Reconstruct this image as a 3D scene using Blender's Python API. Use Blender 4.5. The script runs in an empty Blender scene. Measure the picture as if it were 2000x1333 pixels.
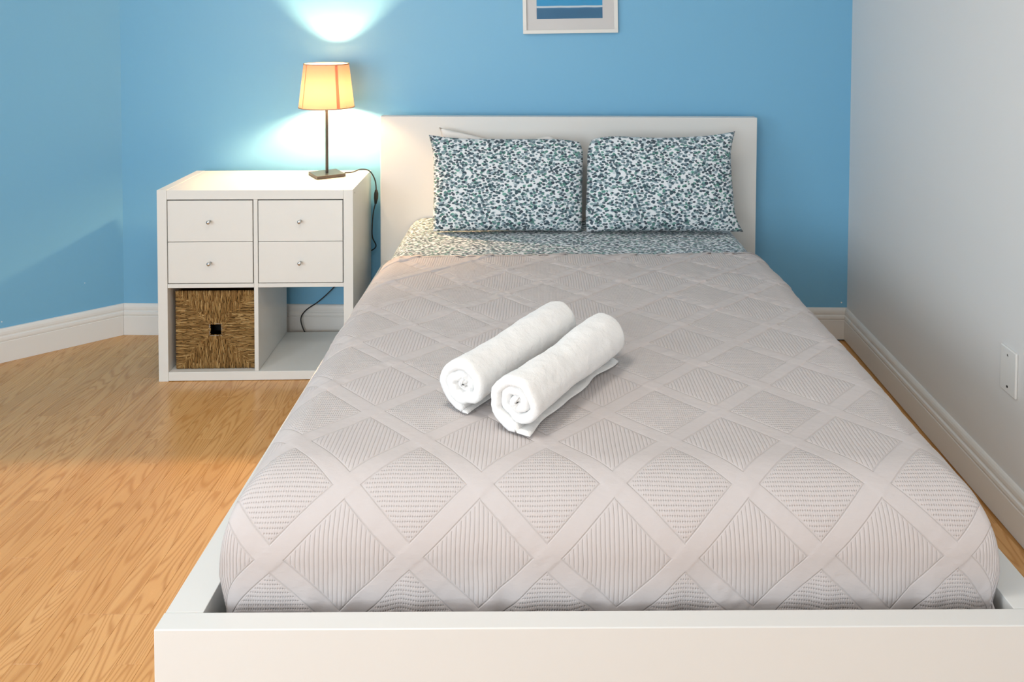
import bpy, bmesh, math, random
import numpy as np
from mathutils import Vector, Matrix, noise

random.seed(7)
sc = bpy.context.scene
COL = sc.collection

# ------------------------------------------------------------------ camera
F_PX, CX, CY = 1548.7622, 1071.4039, 79.189
PITCH, YAW, ROLL, CAM_H = 0.0352, 0.0059, 0.0052, 1.4806
cam_d = bpy.data.cameras.new('camera')
cam = bpy.data.objects.new('camera', cam_d)
COL.objects.link(cam)
cam_d.sensor_fit = 'HORIZONTAL'
cam_d.sensor_width = 36.0
cam_d.lens = F_PX / 2000 * 36
cam_d.shift_x = (1000 - CX) / 2000
cam_d.shift_y = (CY - 666.5) / 2000
cam_d.clip_start = 0.02
cam.matrix_world = (Matrix.Translation((0, 0, CAM_H)) @ Matrix.Rotation(-YAW, 4, 'Z')
                    @ Matrix.Rotation(math.pi / 2 - PITCH, 4, 'X') @ Matrix.Rotation(ROLL, 4, 'Z'))
sc.camera = cam

# ------------------------------------------------------------------ world, exposure, daylight
sc.view_settings.view_transform = 'Standard'
sc.view_settings.look = 'None'
sc.view_settings.gamma = 1.0
sc.view_settings.use_curve_mapping = False
sc.view_settings.exposure = 0.25
world = bpy.data.worlds.new('daylight')
sc.world = world
world.use_nodes = True
bg = world.node_tree.nodes['Background']
bg.inputs['Color'].default_value = (0.75, 0.86, 1.0, 1)
bg.inputs['Strength'].default_value = 1.0


def area_light(name, loc, direction, sx, sy, power, color, spread=180):
    d = bpy.data.lights.new(name, 'AREA')
    d.shape = 'RECTANGLE'
    d.size, d.size_y = sx, sy
    d.energy = power
    d.color = color
    d.spread = math.radians(spread)
    o = bpy.data.objects.new(name, d)
    COL.objects.link(o)
    o.location = loc
    o.rotation_euler = Vector(direction).to_track_quat('-Z', 'Y').to_euler()
    return o


ROOM_H = 2.55
X_LEFT, Y_FRONT = -2.62, -2.80
# daylight entering through the two windows of the room (behind and left of the camera)
area_light('daylight_left_window', (X_LEFT + 0.03, 0.15, 1.50), (1, 0.10, -0.12), 1.5, 1.3, 34, (0.96, 0.98, 1.0))
area_light('daylight_front_window', (-1.45, Y_FRONT + 0.03, 1.35), (0.12, 1, -0.05), 2.1, 1.7, 64, (0.92, 0.965, 1.0))
# flush ceiling lamp in the middle of the room
area_light('ceiling_lamp_light', (-0.45, 1.35, ROOM_H - 0.12), (0, 0, -1), 0.45, 0.45, 12, (1.0, 0.95, 0.88))

LAMP_POWER = 33.0


# ------------------------------------------------------------------ helpers
def mat(name, color=(0.8, 0.8, 0.8), rough=0.5, spec=0.5, metal=0.0):
    m = bpy.data.materials.new(name)
    m.use_nodes = True
    b = m.node_tree.nodes['Principled BSDF']
    b.inputs['Base Color'].default_value = (*color, 1)
    b.inputs['Roughness'].default_value = rough
    b.inputs['Specular IOR Level'].default_value = spec
    b.inputs['Metallic'].default_value = metal
    return m


class NT:
    """tiny node-building helper"""
    def __init__(s, m):
        s.m = m
        s.t = m.node_tree
        s.b = s.t.nodes['Principled BSDF']

    def n(s, typ, **kw):
        nd = s.t.nodes.new(typ)
        for k, v in kw.items():
            setattr(nd, k, v)
        return nd

    def l(s, a, b):
        s.t.links.new(a, b)

    def val(s, sock, v):
        if hasattr(v, 'is_linked') or isinstance(v, bpy.types.NodeSocket):
            s.l(v, sock)
        else:
            sock.default_value = v

    def math(s, op, a, b=0.0, c=0.0, clamp=False):
        nd = s.n('ShaderNodeMath', operation=op, use_clamp=clamp)
        s.val(nd.inputs[0], a)
        s.val(nd.inputs[1], b)
        s.val(nd.inputs[2], c)
        return nd.outputs[0]

    def mix(s, fac, a, b, blend='MIX'):
        nd = s.n('ShaderNodeMix', data_type='RGBA', blend_type=blend)
        s.val(nd.inputs['Factor'], fac)
        for k, v in (('A', a), ('B', b)):
            sk = [i for i in nd.inputs if i.name == k and i.type == 'RGBA'][0]
            if isinstance(v, bpy.types.NodeSocket):
                s.l(v, sk)
            else:
                sk.default_value = (*v, 1)
        return [o for o in nd.outputs if o.type == 'RGBA'][0]

    def ramp(s, fac, stops, interp='LINEAR'):
        nd = s.n('ShaderNodeValToRGB')
        nd.color_ramp.interpolation = interp
        el = nd.color_ramp.elements
        while len(el) < len(stops):
            el.new(0.5)
        for e, (p, c) in zip(el, stops):
            e.position = p
            e.color = (*c, 1) if len(c) == 3 else c
        s.l(fac, nd.inputs[0])
        return nd.outputs[0]

    def noise(s, vec, scale, detail=2.0, rough=0.5, out='Fac'):
        nd = s.n('ShaderNodeTexNoise')
        nd.inputs['Scale'].default_value = scale
        nd.inputs['Detail'].default_value = detail
        nd.inputs['Roughness'].default_value = rough
        if vec is not None:
            s.l(vec, nd.inputs['Vector'])
        return nd.outputs[out]

    def mapping(s, vec, loc=(0, 0, 0), rot=(0, 0, 0), scale=(1, 1, 1)):
        nd = s.n('ShaderNodeMapping')
        s.l(vec, nd.inputs['Vector'])
        s.val(nd.inputs['Location'], loc)
        s.val(nd.inputs['Rotation'], rot)
        s.val(nd.inputs['Scale'], scale)
        return nd.outputs[0]

    def bump(s, height, strength=0.3, dist=0.001, normal=None):
        nd = s.n('ShaderNodeBump')
        nd.inputs['Strength'].default_value = strength
        nd.inputs['Distance'].default_value = dist
        s.l(height, nd.inputs['Height'])
        if normal is not None:
            s.l(normal, nd.inputs['Normal'])
        return nd.outputs[0]

    def coord(s, out='Object'):
        return s.n('ShaderNodeTexCoord').outputs[out]


def obj(name, me, m=None, parent=None, loc=None, rot=None):
    o = bpy.data.objects.new(name, me)
    COL.objects.link(o)
    if m is not None and me is not None and not me.materials:
        me.materials.append(m)
    if parent is not None:
        o.parent = parent
    if loc is not None:
        o.location = loc
    if rot is not None:
        o.rotation_euler = rot
    return o


def tag(o, label=None, cat=None, group=None, kind=None):
    if label:
        o['label'] = label
    if cat:
        o['category'] = cat
    if group:
        o['group'] = group
    if kind:
        o['kind'] = kind
    return o


def bm_mesh(bm, name, smooth=False):
    me = bpy.data.meshes.new(name)
    bmesh.ops.recalc_face_normals(bm, faces=bm.faces)
    bm.to_mesh(me)
    bm.free()
    if smooth:
        me.polygons.foreach_set('use_smooth', [True] * len(me.polygons))
    return me


def add_box(bm, x0, x1, y0, y1, z0, z1, bev=0.0, seg=2):
    vs = [bm.verts.new((x, y, z)) for z in (z0, z1) for y in (y0, y1) for x in (x0, x1)]
    fs = []
    for idx in ((0, 1, 3, 2), (4, 5, 7, 6), (0, 1, 5, 4), (2, 3, 7, 6), (0, 2, 6, 4), (1, 3, 7, 5)):
        fs.append(bm.faces.new([vs[i] for i in idx]))
    bmesh.ops.recalc_face_normals(bm, faces=fs)
    if bev > 0:
        es = list({e for f in fs for e in f.edges})
        bmesh.ops.bevel(bm, geom=es, offset=bev, segments=seg, affect='EDGES', profile=0.5)
    return vs


def box_mesh(name, *a, **k):
    bm = bmesh.new()
    add_box(bm, *a, **k)
    return bm_mesh(bm, name)


def add_tube(bm, pts, r, sides=8, caps=True, radii=None):
    pts = [Vector(p) for p in pts]
    rings = []
    up = Vector((0, 0, 1))
    prev = None
    for i, p in enumerate(pts):
        t = (pts[min(i + 1, len(pts) - 1)] - pts[max(i - 1, 0)]).normalized()
        if prev is None:
            a = t.cross(up)
            if a.length < 1e-3:
                a = t.cross(Vector((1, 0, 0)))
        else:
            a = prev - t * prev.dot(t)
        a.normalize()
        prev = a
        b = t.cross(a)
        rr = radii[i] if radii else r
        rings.append([bm.verts.new(p + (a * math.cos(2 * math.pi * k / sides) + b * math.sin(2 * math.pi * k / sides)) * rr)
                      for k in range(sides)])
    for r0, r1 in zip(rings, rings[1:]):
        for k in range(sides):
            bm.faces.new((r0[k], r0[(k + 1) % sides], r1[(k + 1) % sides], r1[k]))
    if caps:
        bm.faces.new(rings[0][::-1])
        bm.faces.new(rings[-1])


def spline(pts, n=8):
    """Catmull-Rom through points"""
    P = [Vector(p) for p in pts]
    P = [P[0] * 2 - P[1]] + P + [P[-1] * 2 - P[-2]]
    out = []
    for i in range(1, len(P) - 2):
        for k in range(n):
            t = k / n
            a, b, c, d = P[i - 1:i + 3]
            out.append(0.5 * ((2 * b) + (c - a) * t + (2 * a - 5 * b + 4 * c - d) * t * t + (3 * b - a - 3 * c + d) * t ** 3))
    out.append(P[-2])
    return out


def lathe(bm, prof, seg=32, center=(0, 0)):
    """prof: list of (r,z)"""
    rings = []
    for r, z in prof:
        if r < 1e-6:
            rings.append([bm.verts.new((center[0], center[1], z))])
        else:
            rings.append([bm.verts.new((center[0] + r * math.cos(2 * math.pi * k / seg), center[1] + r * math.sin(2 * math.pi * k / seg), z)) for k in range(seg)])
    for a, b in zip(rings, rings[1:]):
        for k in range(seg):
            k2 = (k + 1) % seg
            if len(a) == 1 and len(b) == 1:
                continue
            if len(a) == 1:
                bm.faces.new((a[0], b[k], b[k2]))
            elif len(b) == 1:
                bm.faces.new((a[k], a[k2], b[0]))
            else:
                bm.faces.new((a[k], a[k2], b[k2], b[k]))


def grid_mesh(name, V, UV=None, smooth=True, close_i=False):
    """V: (n,m,3) numpy array -> quad grid mesh with UVs in metres"""
    n, m = V.shape[:2]
    me = bpy.data.meshes.new(name)
    idx = np.arange(n * m).reshape(n, m)
    q = np.stack([idx[:-1, :-1], idx[1:, :-1], idx[1:, 1:], idx[:-1, 1:]], -1).reshape(-1, 4)
    me.vertices.add(n * m)
    me.vertices.foreach_set('co', V.reshape(-1).astype(np.float32))
    me.loops.add(q.size)
    me.loops.foreach_set('vertex_index', q.reshape(-1).astype(np.int32))
    me.polygons.add(len(q))
    me.polygons.foreach_set('loop_start', np.arange(0, q.size, 4, dtype=np.int32))
    me.polygons.foreach_set('loop_total', np.full(len(q), 4, dtype=np.int32))
    if UV is not None:
        uvl = me.uv_layers.new(name='flat')
        uvl.data.foreach_set('uv', UV.reshape(-1, 2)[q.reshape(-1)].reshape(-1).astype(np.float32))
    me.update(calc_edges=True)
    me.validate()
    if smooth:
        me.polygons.foreach_set('use_smooth', [True] * len(me.polygons))
    return me


def vnoise2(X, Y, seed=0):
    """smooth value noise on numpy arrays, range about -1..1"""
    rng = np.random.RandomState(seed)
    T = rng.uniform(-1, 1, (256, 256))
    xi, yi = np.floor(X).astype(int), np.floor(Y).astype(int)
    fx, fy = X - xi, Y - yi
    fx = fx * fx * (3 - 2 * fx)
    fy = fy * fy * (3 - 2 * fy)
    g = lambda a, b: T[a % 256, b % 256]
    return (g(xi, yi) * (1 - fx) * (1 - fy) + g(xi + 1, yi) * fx * (1 - fy) + g(xi, yi + 1) * (1 - fx) * fy + g(xi + 1, yi + 1) * fx * fy)


# ------------------------------------------------------------------ materials
def m_paint(name, color, rough=0.45, bump=0.12):
    m = mat(name, color, rough, 0.35)
    t = NT(m)
    v = t.coord('Object')
    big = t.noise(v, 1.7, 3)
    c = t.mix(t.math('MULTIPLY', big, 0.10), color, tuple(min(1, x * 0.86) for x in color))
    t.l(c, t.b.inputs['Base Color'])
    t.l(t.bump(t.noise(v, 260, 2), bump, 0.0006), t.b.inputs['Normal'])
    return m


M_BLUE = m_paint('blue_wall_paint', (0.190, 0.465, 0.69), 0.42)
M_GREYWALL = m_paint('white_wall_paint', (0.76, 0.755, 0.74), 0.5)
M_CEIL = m_paint('ceiling_paint', (0.85, 0.85, 0.84), 0.7)
M_TRIM = m_paint('white_trim_paint', (0.80, 0.785, 0.75), 0.35, 0.04)
M_LACQ = m_paint('white_lacquer', (0.765, 0.765, 0.73), 0.30, 0.02)
M_BEDW = m_paint('white_bed_foil', (0.735, 0.735, 0.71), 0.33, 0.02)
M_CHIP = mat('chipped_plaster', (0.9, 0.9, 0.88), 0.9)
M_BLACK = mat('black_plastic', (0.012, 0.012, 0.013), 0.4)
M_STEEL = mat('satin_metal', (0.62, 0.62, 0.61), 0.28, 0.5, 1.0)
M_DARKSTEEL = mat('brushed_dark_metal', (0.085, 0.08, 0.076), 0.42, 0.5, 0.8)
M_PLATE = mat('ivory_plate_plastic', (0.78, 0.775, 0.75), 0.3)
M_MATBOARD = mat('mat_board', (0.76, 0.75, 0.74), 0.85)
M_DARKHOLE = mat('dark_recess', (0.01, 0.01, 0.01), 0.9)


def m_wood():
    m = mat('oak_laminate', (0.6, 0.35, 0.14), 0.3, 0.5)
    t = NT(m)
    rnd = t.n('ShaderNodeObjectInfo').outputs['Random']
    co = t.coord('Object')
    off = t.n('ShaderNodeCombineXYZ')
    t.l(t.math('MULTIPLY', rnd, 37.0), off.inputs[0])
    t.l(t.math('MULTIPLY', rnd, 91.0), off.inputs[1])
    t.l(t.math('MULTIPLY', rnd, 53.0), off.inputs[2])
    add = t.n('ShaderNodeVectorMath', operation='ADD')
    t.l(co, add.inputs[0])
    t.l(off.outputs[0], add.inputs[1])
    v = add.outputs[0]
    # cathedral grain: contour lines of a stretched noise field
    f = t.noise(t.mapping(v, scale=(13.0, 1.25, 1.0)), 1.0, 1.0, 0.4)
    rings = t.math('SINE', t.math('MULTIPLY', f, 135.0))
    rings = t.math('MULTIPLY_ADD', rings, 0.5, 0.5)
    rings = t.math('POWER', rings, 3.2)
    # pores
    pore = t.noise(t.mapping(v, scale=(420.0, 9.0, 1.0)), 1.0, 3.0, 0.6)
    pore = t.math('MULTIPLY', t.math('SUBTRACT', pore, 0.47), 3.6, clamp=True)
    mott = t.noise(t.mapping(v, scale=(18.0, 2.2, 1.0)), 1.0, 2.0)
    base = t.ramp(rnd, [(0.0, (0.62, 0.310, 0.105)), (0.35, (0.70, 0.365, 0.130)), (0.7, (0.75, 0.41, 0.160)), (1.0, (0.66, 0.335, 0.110))])
    c = t.mix(t.math('MULTIPLY', mott, 0.5), base, (0.74, 0.44, 0.18))
    c = t.mix(t.math('MULTIPLY', rings, 0.52), c, (0.47, 0.195, 0.045))
    c = t.mix(t.math('MULTIPLY', t.math('MULTIPLY', pore, t.math('ADD', rings, 0.35)), 0.40), c, (0.38, 0.155, 0.036))
    t.l(c, t.b.inputs['Base Color'])
    t.l(t.math('MULTIPLY_ADD', pore, 0.06, 0.24), t.b.inputs['Roughness'])
    t.b.inputs['Specular IOR Level'].default_value = 0.5
    t.l(t.bump(t.math('ADD', pore, t.math('MULTIPLY', rings, 0.5)), 0.08, 0.0004), t.b.inputs['Normal'])
    return m


M_WOOD = m_wood()


def m_leaf(name):
    """white cotton printed with small teal, grey and navy leaves (UV in metres)"""
    m = mat(name, (0.8, 0.82, 0.84), 0.85, 0.2)
    t = NT(m)
    uv = t.coord('UV')
    wob = t.noise(uv, 34, 2, out='Color')
    vadd = t.n('ShaderNodeVectorMath', operation='MULTIPLY_ADD')
    t.l(wob, vadd.inputs[0])
    vadd.inputs[1].default_value = (0.010, 0.010, 0)
    t.l(uv, vadd.inputs[2])
    base = (0.74, 0.78, 0.81)
    col = None
    layers = ((0.55, 50, 1.5, 0.46, (0, 0, 0)), (-0.75, 53, 1.45, 0.41, (3.3, 7.1, 0)), (1.35, 60, 1.5, 0.40, (9.3, 1.7, 0)))
    pal = [[(0.0, (0.24, 0.33, 0.38)), (0.25, (0.42, 0.53, 0.56)), (0.5, (0.20, 0.32, 0.33)), (0.72, (0.50, 0.60, 0.63)), (0.9, (0.13, 0.34, 0.29))],
           [(0.0, (0.022, 0.038, 0.060)), (0.3, (0.06, 0.11, 0.13)), (0.55, (0.10, 0.17, 0.20)), (0.8, (0.03, 0.06, 0.085)), (0.93, (0.06, 0.19, 0.15))],
           [(0.0, (0.035, 0.065, 0.085)), (0.3, (0.16, 0.24, 0.28)), (0.6, (0.05, 0.09, 0.12)), (0.85, (0.09, 0.25, 0.21))]]
    cur = base
    for (ang, scl, st, th, loc), pl in zip(layers, pal):
        mp = t.mapping(vadd.outputs[0], loc=loc, rot=(0, 0, ang), scale=(scl, scl * st, 1))
        vo = t.n('ShaderNodeTexVoronoi', voronoi_dimensions='2D', feature='F1')
        vo.inputs['Scale'].default_value = 1.0
        vo.inputs['Randomness'].default_value = 0.75
        t.l(mp, vo.inputs['Vector'])
        sepc = t.n('ShaderNodeSeparateColor')
        t.l(vo.outputs['Color'], sepc.inputs[0])
        size = t.math('MULTIPLY_ADD', sepc.outputs[1], 0.16, th - 0.12)
        leaf = t.math('MULTIPLY', t.math('SUBTRACT', size, vo.outputs['Distance']), 14.0, clamp=True)
        keep = t.math('LESS_THAN', sepc.outputs[2], 0.80)
        leaf = t.math('MULTIPLY', leaf, keep)
        lc = t.ramp(sepc.outputs[0], pl, 'CONSTANT')
        cur = t.mix(t.math('MULTIPLY', leaf, 0.95), cur, lc)
    t.l(cur, t.b.inputs['Base Color'])
    weave = t.noise(uv, 900, 1)
    crease = t.noise(uv, 14, 3)
    nb = t.bump(crease, 0.18, 0.006)
    t.l(t.bump(weave, 0.12, 0.0004, nb), t.b.inputs['Normal'])
    t.b.inputs['Sheen Weight'].default_value = 0.15
    return m


M_LEAF = m_leaf('leaf_print_cotton')

# coverlet lattice constants, world-aligned flat coordinates in metres
PX, PY, X0, Y0, BH = 0.256, 0.243, -0.121, 1.616, 0.104


def m_coverlet():
    m = mat('greige_coverlet', (0.56, 0.52, 0.50), 0.9, 0.15)
    t = NT(m)
    uv = t.coord('UV')
    wob = t.n('ShaderNodeVectorMath', operation='MULTIPLY_ADD')
    t.l(t.noise(uv, 9, 2, out='Color'), wob.inputs[0])
    wob.inputs[1].default_value = (0.006, 0.006, 0)
    t.l(uv, wob.inputs[2])
    sep = t.n('ShaderNodeSeparateXYZ')
    t.l(wob.outputs[0], sep.inputs[0])
    sep0 = t.n('ShaderNodeSeparateXYZ')
    t.l(uv, sep0.inputs[0])
    x, y = sep0.outputs[0], sep0.outputs[1]
    u = t.math('DIVIDE', t.math('SUBTRACT', x, X0), PX)
    v = t.math('DIVIDE', t.math('SUBTRACT', y, Y0), PY)
    p = t.math('ADD', u, v)
    q = t.math('SUBTRACT', u, v)
    rp, rq = t.math('ROUND', p), t.math('ROUND', q)
    dp = t.math('ABSOLUTE', t.math('SUBTRACT', p, rp))
    dq = t.math('ABSOLUTE', t.math('SUBTRACT', q, rq))
    dmax = t.math('MAXIMUM', dp, dq)
    inside = t.math('MULTIPLY', t.math('SUBTRACT', 0.5 - BH - 0.008, dmax), 60.0, clamp=True)
    par = t.math('ABSOLUTE', t.math('MODULO', t.math('ADD', rp, rq), 2.0))
    ribbed = t.math('LESS_THAN', par, 0.5)
    # vertical ribs 8 mm apart
    xs, ys = sep.outputs[0], sep.outputs[1]
    rib = t.math('ABSOLUTE', t.math('SINE', t.math('MULTIPLY', xs, math.pi / 0.0084)))
    rib = t.math('POWER', rib, 0.22)
    # rows of stitched dots
    row = t.math('ABSOLUTE', t.math('SINE', t.math('MULTIPLY', ys, math.pi / 0.0082)))
    row = t.math('POWER', row, 0.5)
    dots = t.math('MULTIPLY_ADD', t.math('SINE', t.math('MULTIPLY', xs, 2 * math.pi / 0.0046)), 0.5, 0.5)
    dot = t.math('SUBTRACT', 1.0, t.math('MULTIPLY', t.math('SUBTRACT', 1.0, row), t.math('MULTIPLY_ADD', dots, 0.95, 0.05)))
    pat = t.math('ADD', t.math('MULTIPLY', rib, ribbed), t.math('MULTIPLY', dot, t.math('SUBTRACT', 1.0, ribbed)))
    h = t.math('ADD', t.math('MULTIPLY', pat, inside), t.math('MULTIPLY', t.math('SUBTRACT', 1.0, inside), 0.85))
    line = t.math('SUBTRACT', 1.0, t.math('MULTIPLY', t.math('ABSOLUTE', t.math('SUBTRACT', dmax, 0.5 - BH)), 90.0), clamp=True)
    h = t.math('SUBTRACT', h, t.math('MULTIPLY', line, 0.5))
    # groove shade painted into the cloth colour: ribs, stitches and seams darkened
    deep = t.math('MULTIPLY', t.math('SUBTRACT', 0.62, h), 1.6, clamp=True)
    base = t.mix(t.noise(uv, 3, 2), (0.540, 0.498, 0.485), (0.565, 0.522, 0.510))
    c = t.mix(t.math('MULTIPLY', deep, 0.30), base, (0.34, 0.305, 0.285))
    t.l(c, t.b.inputs['Base Color'])
    pucker = t.noise(t.mapping(uv, rot=(0, 0, 0.5), scale=(1, 1.8, 1)), 42, 3)
    n1 = t.bump(pucker, 0.28, 0.004)
    n2 = t.bump(h, 0.75, 0.0028, n1)
    t.l(t.bump(t.noise(uv, 700, 1), 0.2, 0.0004, n2), t.b.inputs['Normal'])
    t.b.inputs['Sheen Weight'].default_value = 0.1
    return m


M_COVER = m_coverlet()


def m_terry():
    m = mat('white_terry', (0.88, 0.875, 0.86), 0.95, 0.1)
    t = NT(m)
    co = t.coord('Object')
    n1 = t.bump(t.noise(co, 45, 3), 0.4, 0.008)
    t.l(t.bump(t.noise(co, 420, 2, 0.7), 0.6, 0.0016, n1), t.b.inputs['Normal'])
    t.b.inputs['Sheen Weight'].default_value = 0.3
    return m


M_TERRY = m_terry()


def m_whitefabric():
    m = mat('white_cotton', (0.82, 0.80, 0.77), 0.9, 0.15)
    t = NT(m)
    co = t.coord('Object')
    t.l(t.bump(t.noise(co, 18, 3), 0.25, 0.006), t.b.inputs['Normal'])
    return m


M_WHITEFAB = m_whitefabric()


def m_straw():
    m = mat('seagrass', (0.3, 0.18, 0.06), 0.7, 0.3)
    t = NT(m)
    at = t.n('ShaderNodeAttribute', attribute_name='tone').outputs['Fac']
    co = t.coord('Object')
    fib = t.noise(co, 160, 2)
    fac = t.math('ADD', t.math('MULTIPLY', at, 0.75), t.math('MULTIPLY', fib, 0.35))
    c = t.ramp(fac, [(0.1, (0.13, 0.065, 0.016)), (0.45, (0.235, 0.130, 0.038)), (0.8, (0.33, 0.20, 0.07)), (1.0, (0.50, 0.34, 0.15))])
    t.l(c, t.b.inputs['Base Color'])
    return m


M_STRAW = m_straw()


def m_shade(name, color, trans):
    m = bpy.data.materials.new(name)
    m.use_nodes = True
    nt = m.node_tree
    nt.nodes.remove(nt.nodes['Principled BSDF'])
    out = nt.nodes['Material Output']
    d = nt.nodes.new('ShaderNodeBsdfDiffuse')
    tr = nt.nodes.new('ShaderNodeBsdfTranslucent')
    d.inputs[0].default_value = (*color, 1)
    tr.inputs[0].default_value = (*trans, 1)
    mx = nt.nodes.new('ShaderNodeMixShader')
    mx.inputs[0].default_value = 0.55
    nt.links.new(d.outputs[0], mx.inputs[1])
    nt.links.new(tr.outputs[0], mx.inputs[2])
    nt.links.new(mx.outputs[0], out.inputs[0])
    return m


M_SHADE = m_shade('peach_shade_fabric', (0.85, 0.62, 0.46), (0.041, 0.0235, 0.0145))
M_SHADEBAND = m_shade('orange_shade_band', (0.80, 0.42, 0.30), (0.95, 0.45, 0.30))


def m_emit(name, color, strength):
    m = bpy.data.materials.new(name)
    m.use_nodes = True
    nt = m.node_tree
    nt.nodes.remove(nt.nodes['Principled BSDF'])
    e = nt.nodes.new('ShaderNodeEmission')
    e.inputs[0].default_value = (*color, 1)
    e.inputs[1].default_value = strength
    nt.links.new(e.outputs[0], nt.nodes['Material Output'].inputs[0])
    return m


def m_glass():
    m = bpy.data.materials.new('picture_glass')
    m.use_nodes = True
    nt = m.node_tree
    nt.nodes.remove(nt.nodes['Principled BSDF'])
    tr = nt.nodes.new('ShaderNodeBsdfTransparent')
    gl = nt.nodes.new('ShaderNodeBsdfGlossy')
    gl.inputs['Roughness'].default_value = 0.02
    fr = nt.nodes.new('ShaderNodeFresnel')
    fr.inputs[0].default_value = 1.45
    mx = nt.nodes.new('ShaderNodeMixShader')
    nt.links.new(fr.outputs[0], mx.inputs[0])
    nt.links.new(tr.outputs[0], mx.inputs[1])
    nt.links.new(gl.outputs[0], mx.inputs[2])
    nt.links.new(mx.outputs[0], nt.nodes['Material Output'].inputs[0])
    return m


M_GLASS = m_glass()


def m_print():
    """abstract sea print: a turquoise field, a thin white line and a deep blue band"""
    m = mat('sea_print', (0.0, 0.3, 0.55), 0.6)
    t = NT(m)
    co = t.coord('Object')
    sep = t.n('ShaderNodeSeparateXYZ')
    t.l(co, sep.inputs[0])
    z = t.math('ADD', sep.outputs[2], t.math('MULTIPLY', t.noise(co, 12, 2), 0.004))
    zz = t.math('DIVIDE', z, 0.40)
    c = t.ramp(zz, [(0.0, (0.0, 0.13, 0.30)), (0.10, (0.0, 0.125, 0.29)), (0.128, (0.003, 0.17, 0.36)), (0.130, (0.72, 0.82, 0.86)),
                    (0.150, (0.72, 0.82, 0.86)), (0.152, (0.0, 0.34, 0.68)), (0.45, (0.01, 0.42, 0.70)), (0.75, (0.16, 0.52, 0.70)), (1.0, (0.45, 0.68, 0.80))])
    soft = t.mix(t.math('MULTIPLY', t.noise(t.mapping(co, scale=(6, 1, 22)), 1.0, 3), 0.25), c, (0.0, 0.42, 0.60))
    t.l(t.mix(0.5, c, soft), t.b.inputs['Base Color'])
    return m


M_PRINT = m_print()

# ------------------------------------------------------------------ room shell
CL = Vector((-1.915, 3.594))                       # corner of back wall and angled left wall
CR = Vector((1.388, 3.5645))                       # corner of back wall and right wall
RW = Vector((math.sin(-0.0244), -math.cos(-0.0244)))
LEND = Vector((X_LEFT, 3.594 + (X_LEFT + 1.915) * (0.300 / 0.363)))
CRF = CR + RW * ((CR.y - Y_FRONT) / -RW.y)
CLF = Vector((X_LEFT, Y_FRONT))
WT = 0.10


def wall_mesh(name, a, b, z0, z1, hole=None, out=1):
    """vertical slab from a to b (room on the right-hand side of a->b when out=1); hole = (s0,s1,z0,z1)"""
    a3, b3 = Vector((a.x, a.y, 0)), Vector((b.x, b.y, 0))
    d = (b3 - a3)
    L = d.length
    d.normalize()
    n = Vector((-d.y, d.x, 0)) * out
    bm = bmesh.new()

    def slab(s0, s1, q0, q1):
        vs = []
        for z in (q0, q1):
            for k in (0, WT):
                for s in (s0, s1):
                    vs.append(bm.verts.new(a3 + d * s + n * k + Vector((0, 0, z))))
        for idx in ((0, 1, 3, 2), (4, 5, 7, 6), (0, 1, 5, 4), (2, 3, 7, 6), (0, 2, 6, 4), (1, 3, 7, 5)):
            bm.faces.new([vs[i] for i in idx])
    if hole is None:
        slab(0, L, z0, z1)
    else:
        s0, s1, h0, h1 = hole
        slab(0, s0, z0, z1)
        slab(s1, L, z0, z1)
        slab(s0, s1, z0, h0)
        slab(s0, s1, h1, z1)
    return bm_mesh(bm, name)


def struct(o):
    o['kind'] = 'structure'
    return o


wall_back = struct(obj('wall_back', wall_mesh('wall_back', CL, CR, -0.02, ROOM_H), M_BLUE))
wall_left = struct(obj('wall_left', wall_mesh('wall_left', LEND, CL, -0.02, ROOM_H), M_BLUE))
wall_right = struct(obj('wall_right', wall_mesh('wall_right', CR, CRF, -0.02, ROOM_H), M_GREYWALL))
lw_len = LEND.y - CLF.y
wall_side = struct(obj('wall_far_left', wall_mesh('wall_far_left', CLF, LEND, -0.02, ROOM_H, hole=(2.2, 3.7, 0.85, 2.15)), M_BLUE))
wall_front = struct(obj('wall_front', wall_mesh('wall_front', CRF, CLF, -0.02, ROOM_H, hole=(CRF.x + 0.40, CRF.x + 2.50, 0.50, 2.20)), M_GREYWALL))
bm = bmesh.new()
fv = [bm.verts.new((p.x, p.y, ROOM_H)) for p in (CLF, CRF, CR, CL, LEND)]
fv2 = [bm.verts.new((p.x, p.y, ROOM_H + 0.1)) for p in (CLF, CRF, CR, CL, LEND)]
bm.faces.new(fv)
bm.faces.new(fv2)
for i in range(5):
    bm.faces.new((fv[i], fv[(i + 1) % 5], fv2[(i + 1) % 5], fv2[i]))
ceiling = struct(obj('ceiling', bm_mesh(bm, 'ceiling'), M_CEIL))

# window frames of the two windows (outside the picture, they let the daylight in)
def window(name, c, d, w, z0, z1):
    o = struct(obj(name, None))
    o.location = (c.x, c.y, z0)
    o.rotation_euler = (0, 0, math.atan2(d.y, d.x))
    h = z1 - z0
    for (x0, x1, q0, q1) in ((-w / 2, w / 2, 0, .05), (-w / 2, w / 2, h - .05, h), (-w / 2, -w / 2 + .05, .05, h - .05), (w / 2 - .05, w / 2, .05, h - .05), (-.02, .02, .05, h - .05)):
        obj('window_frame', box_mesh('window_frame', x0, x1, 0.03, 0.08, q0, q1), M_TRIM, o)
    return o


dl = (LEND - CLF).normalized()
window('window_1', CLF + dl * 2.95, dl, 1.5, 0.85, 2.15)
df = (CLF - CRF).normalized()
window('window_2', CRF + df * (CRF.x + 1.45), df, 2.1, 0.50, 2.20)

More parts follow.
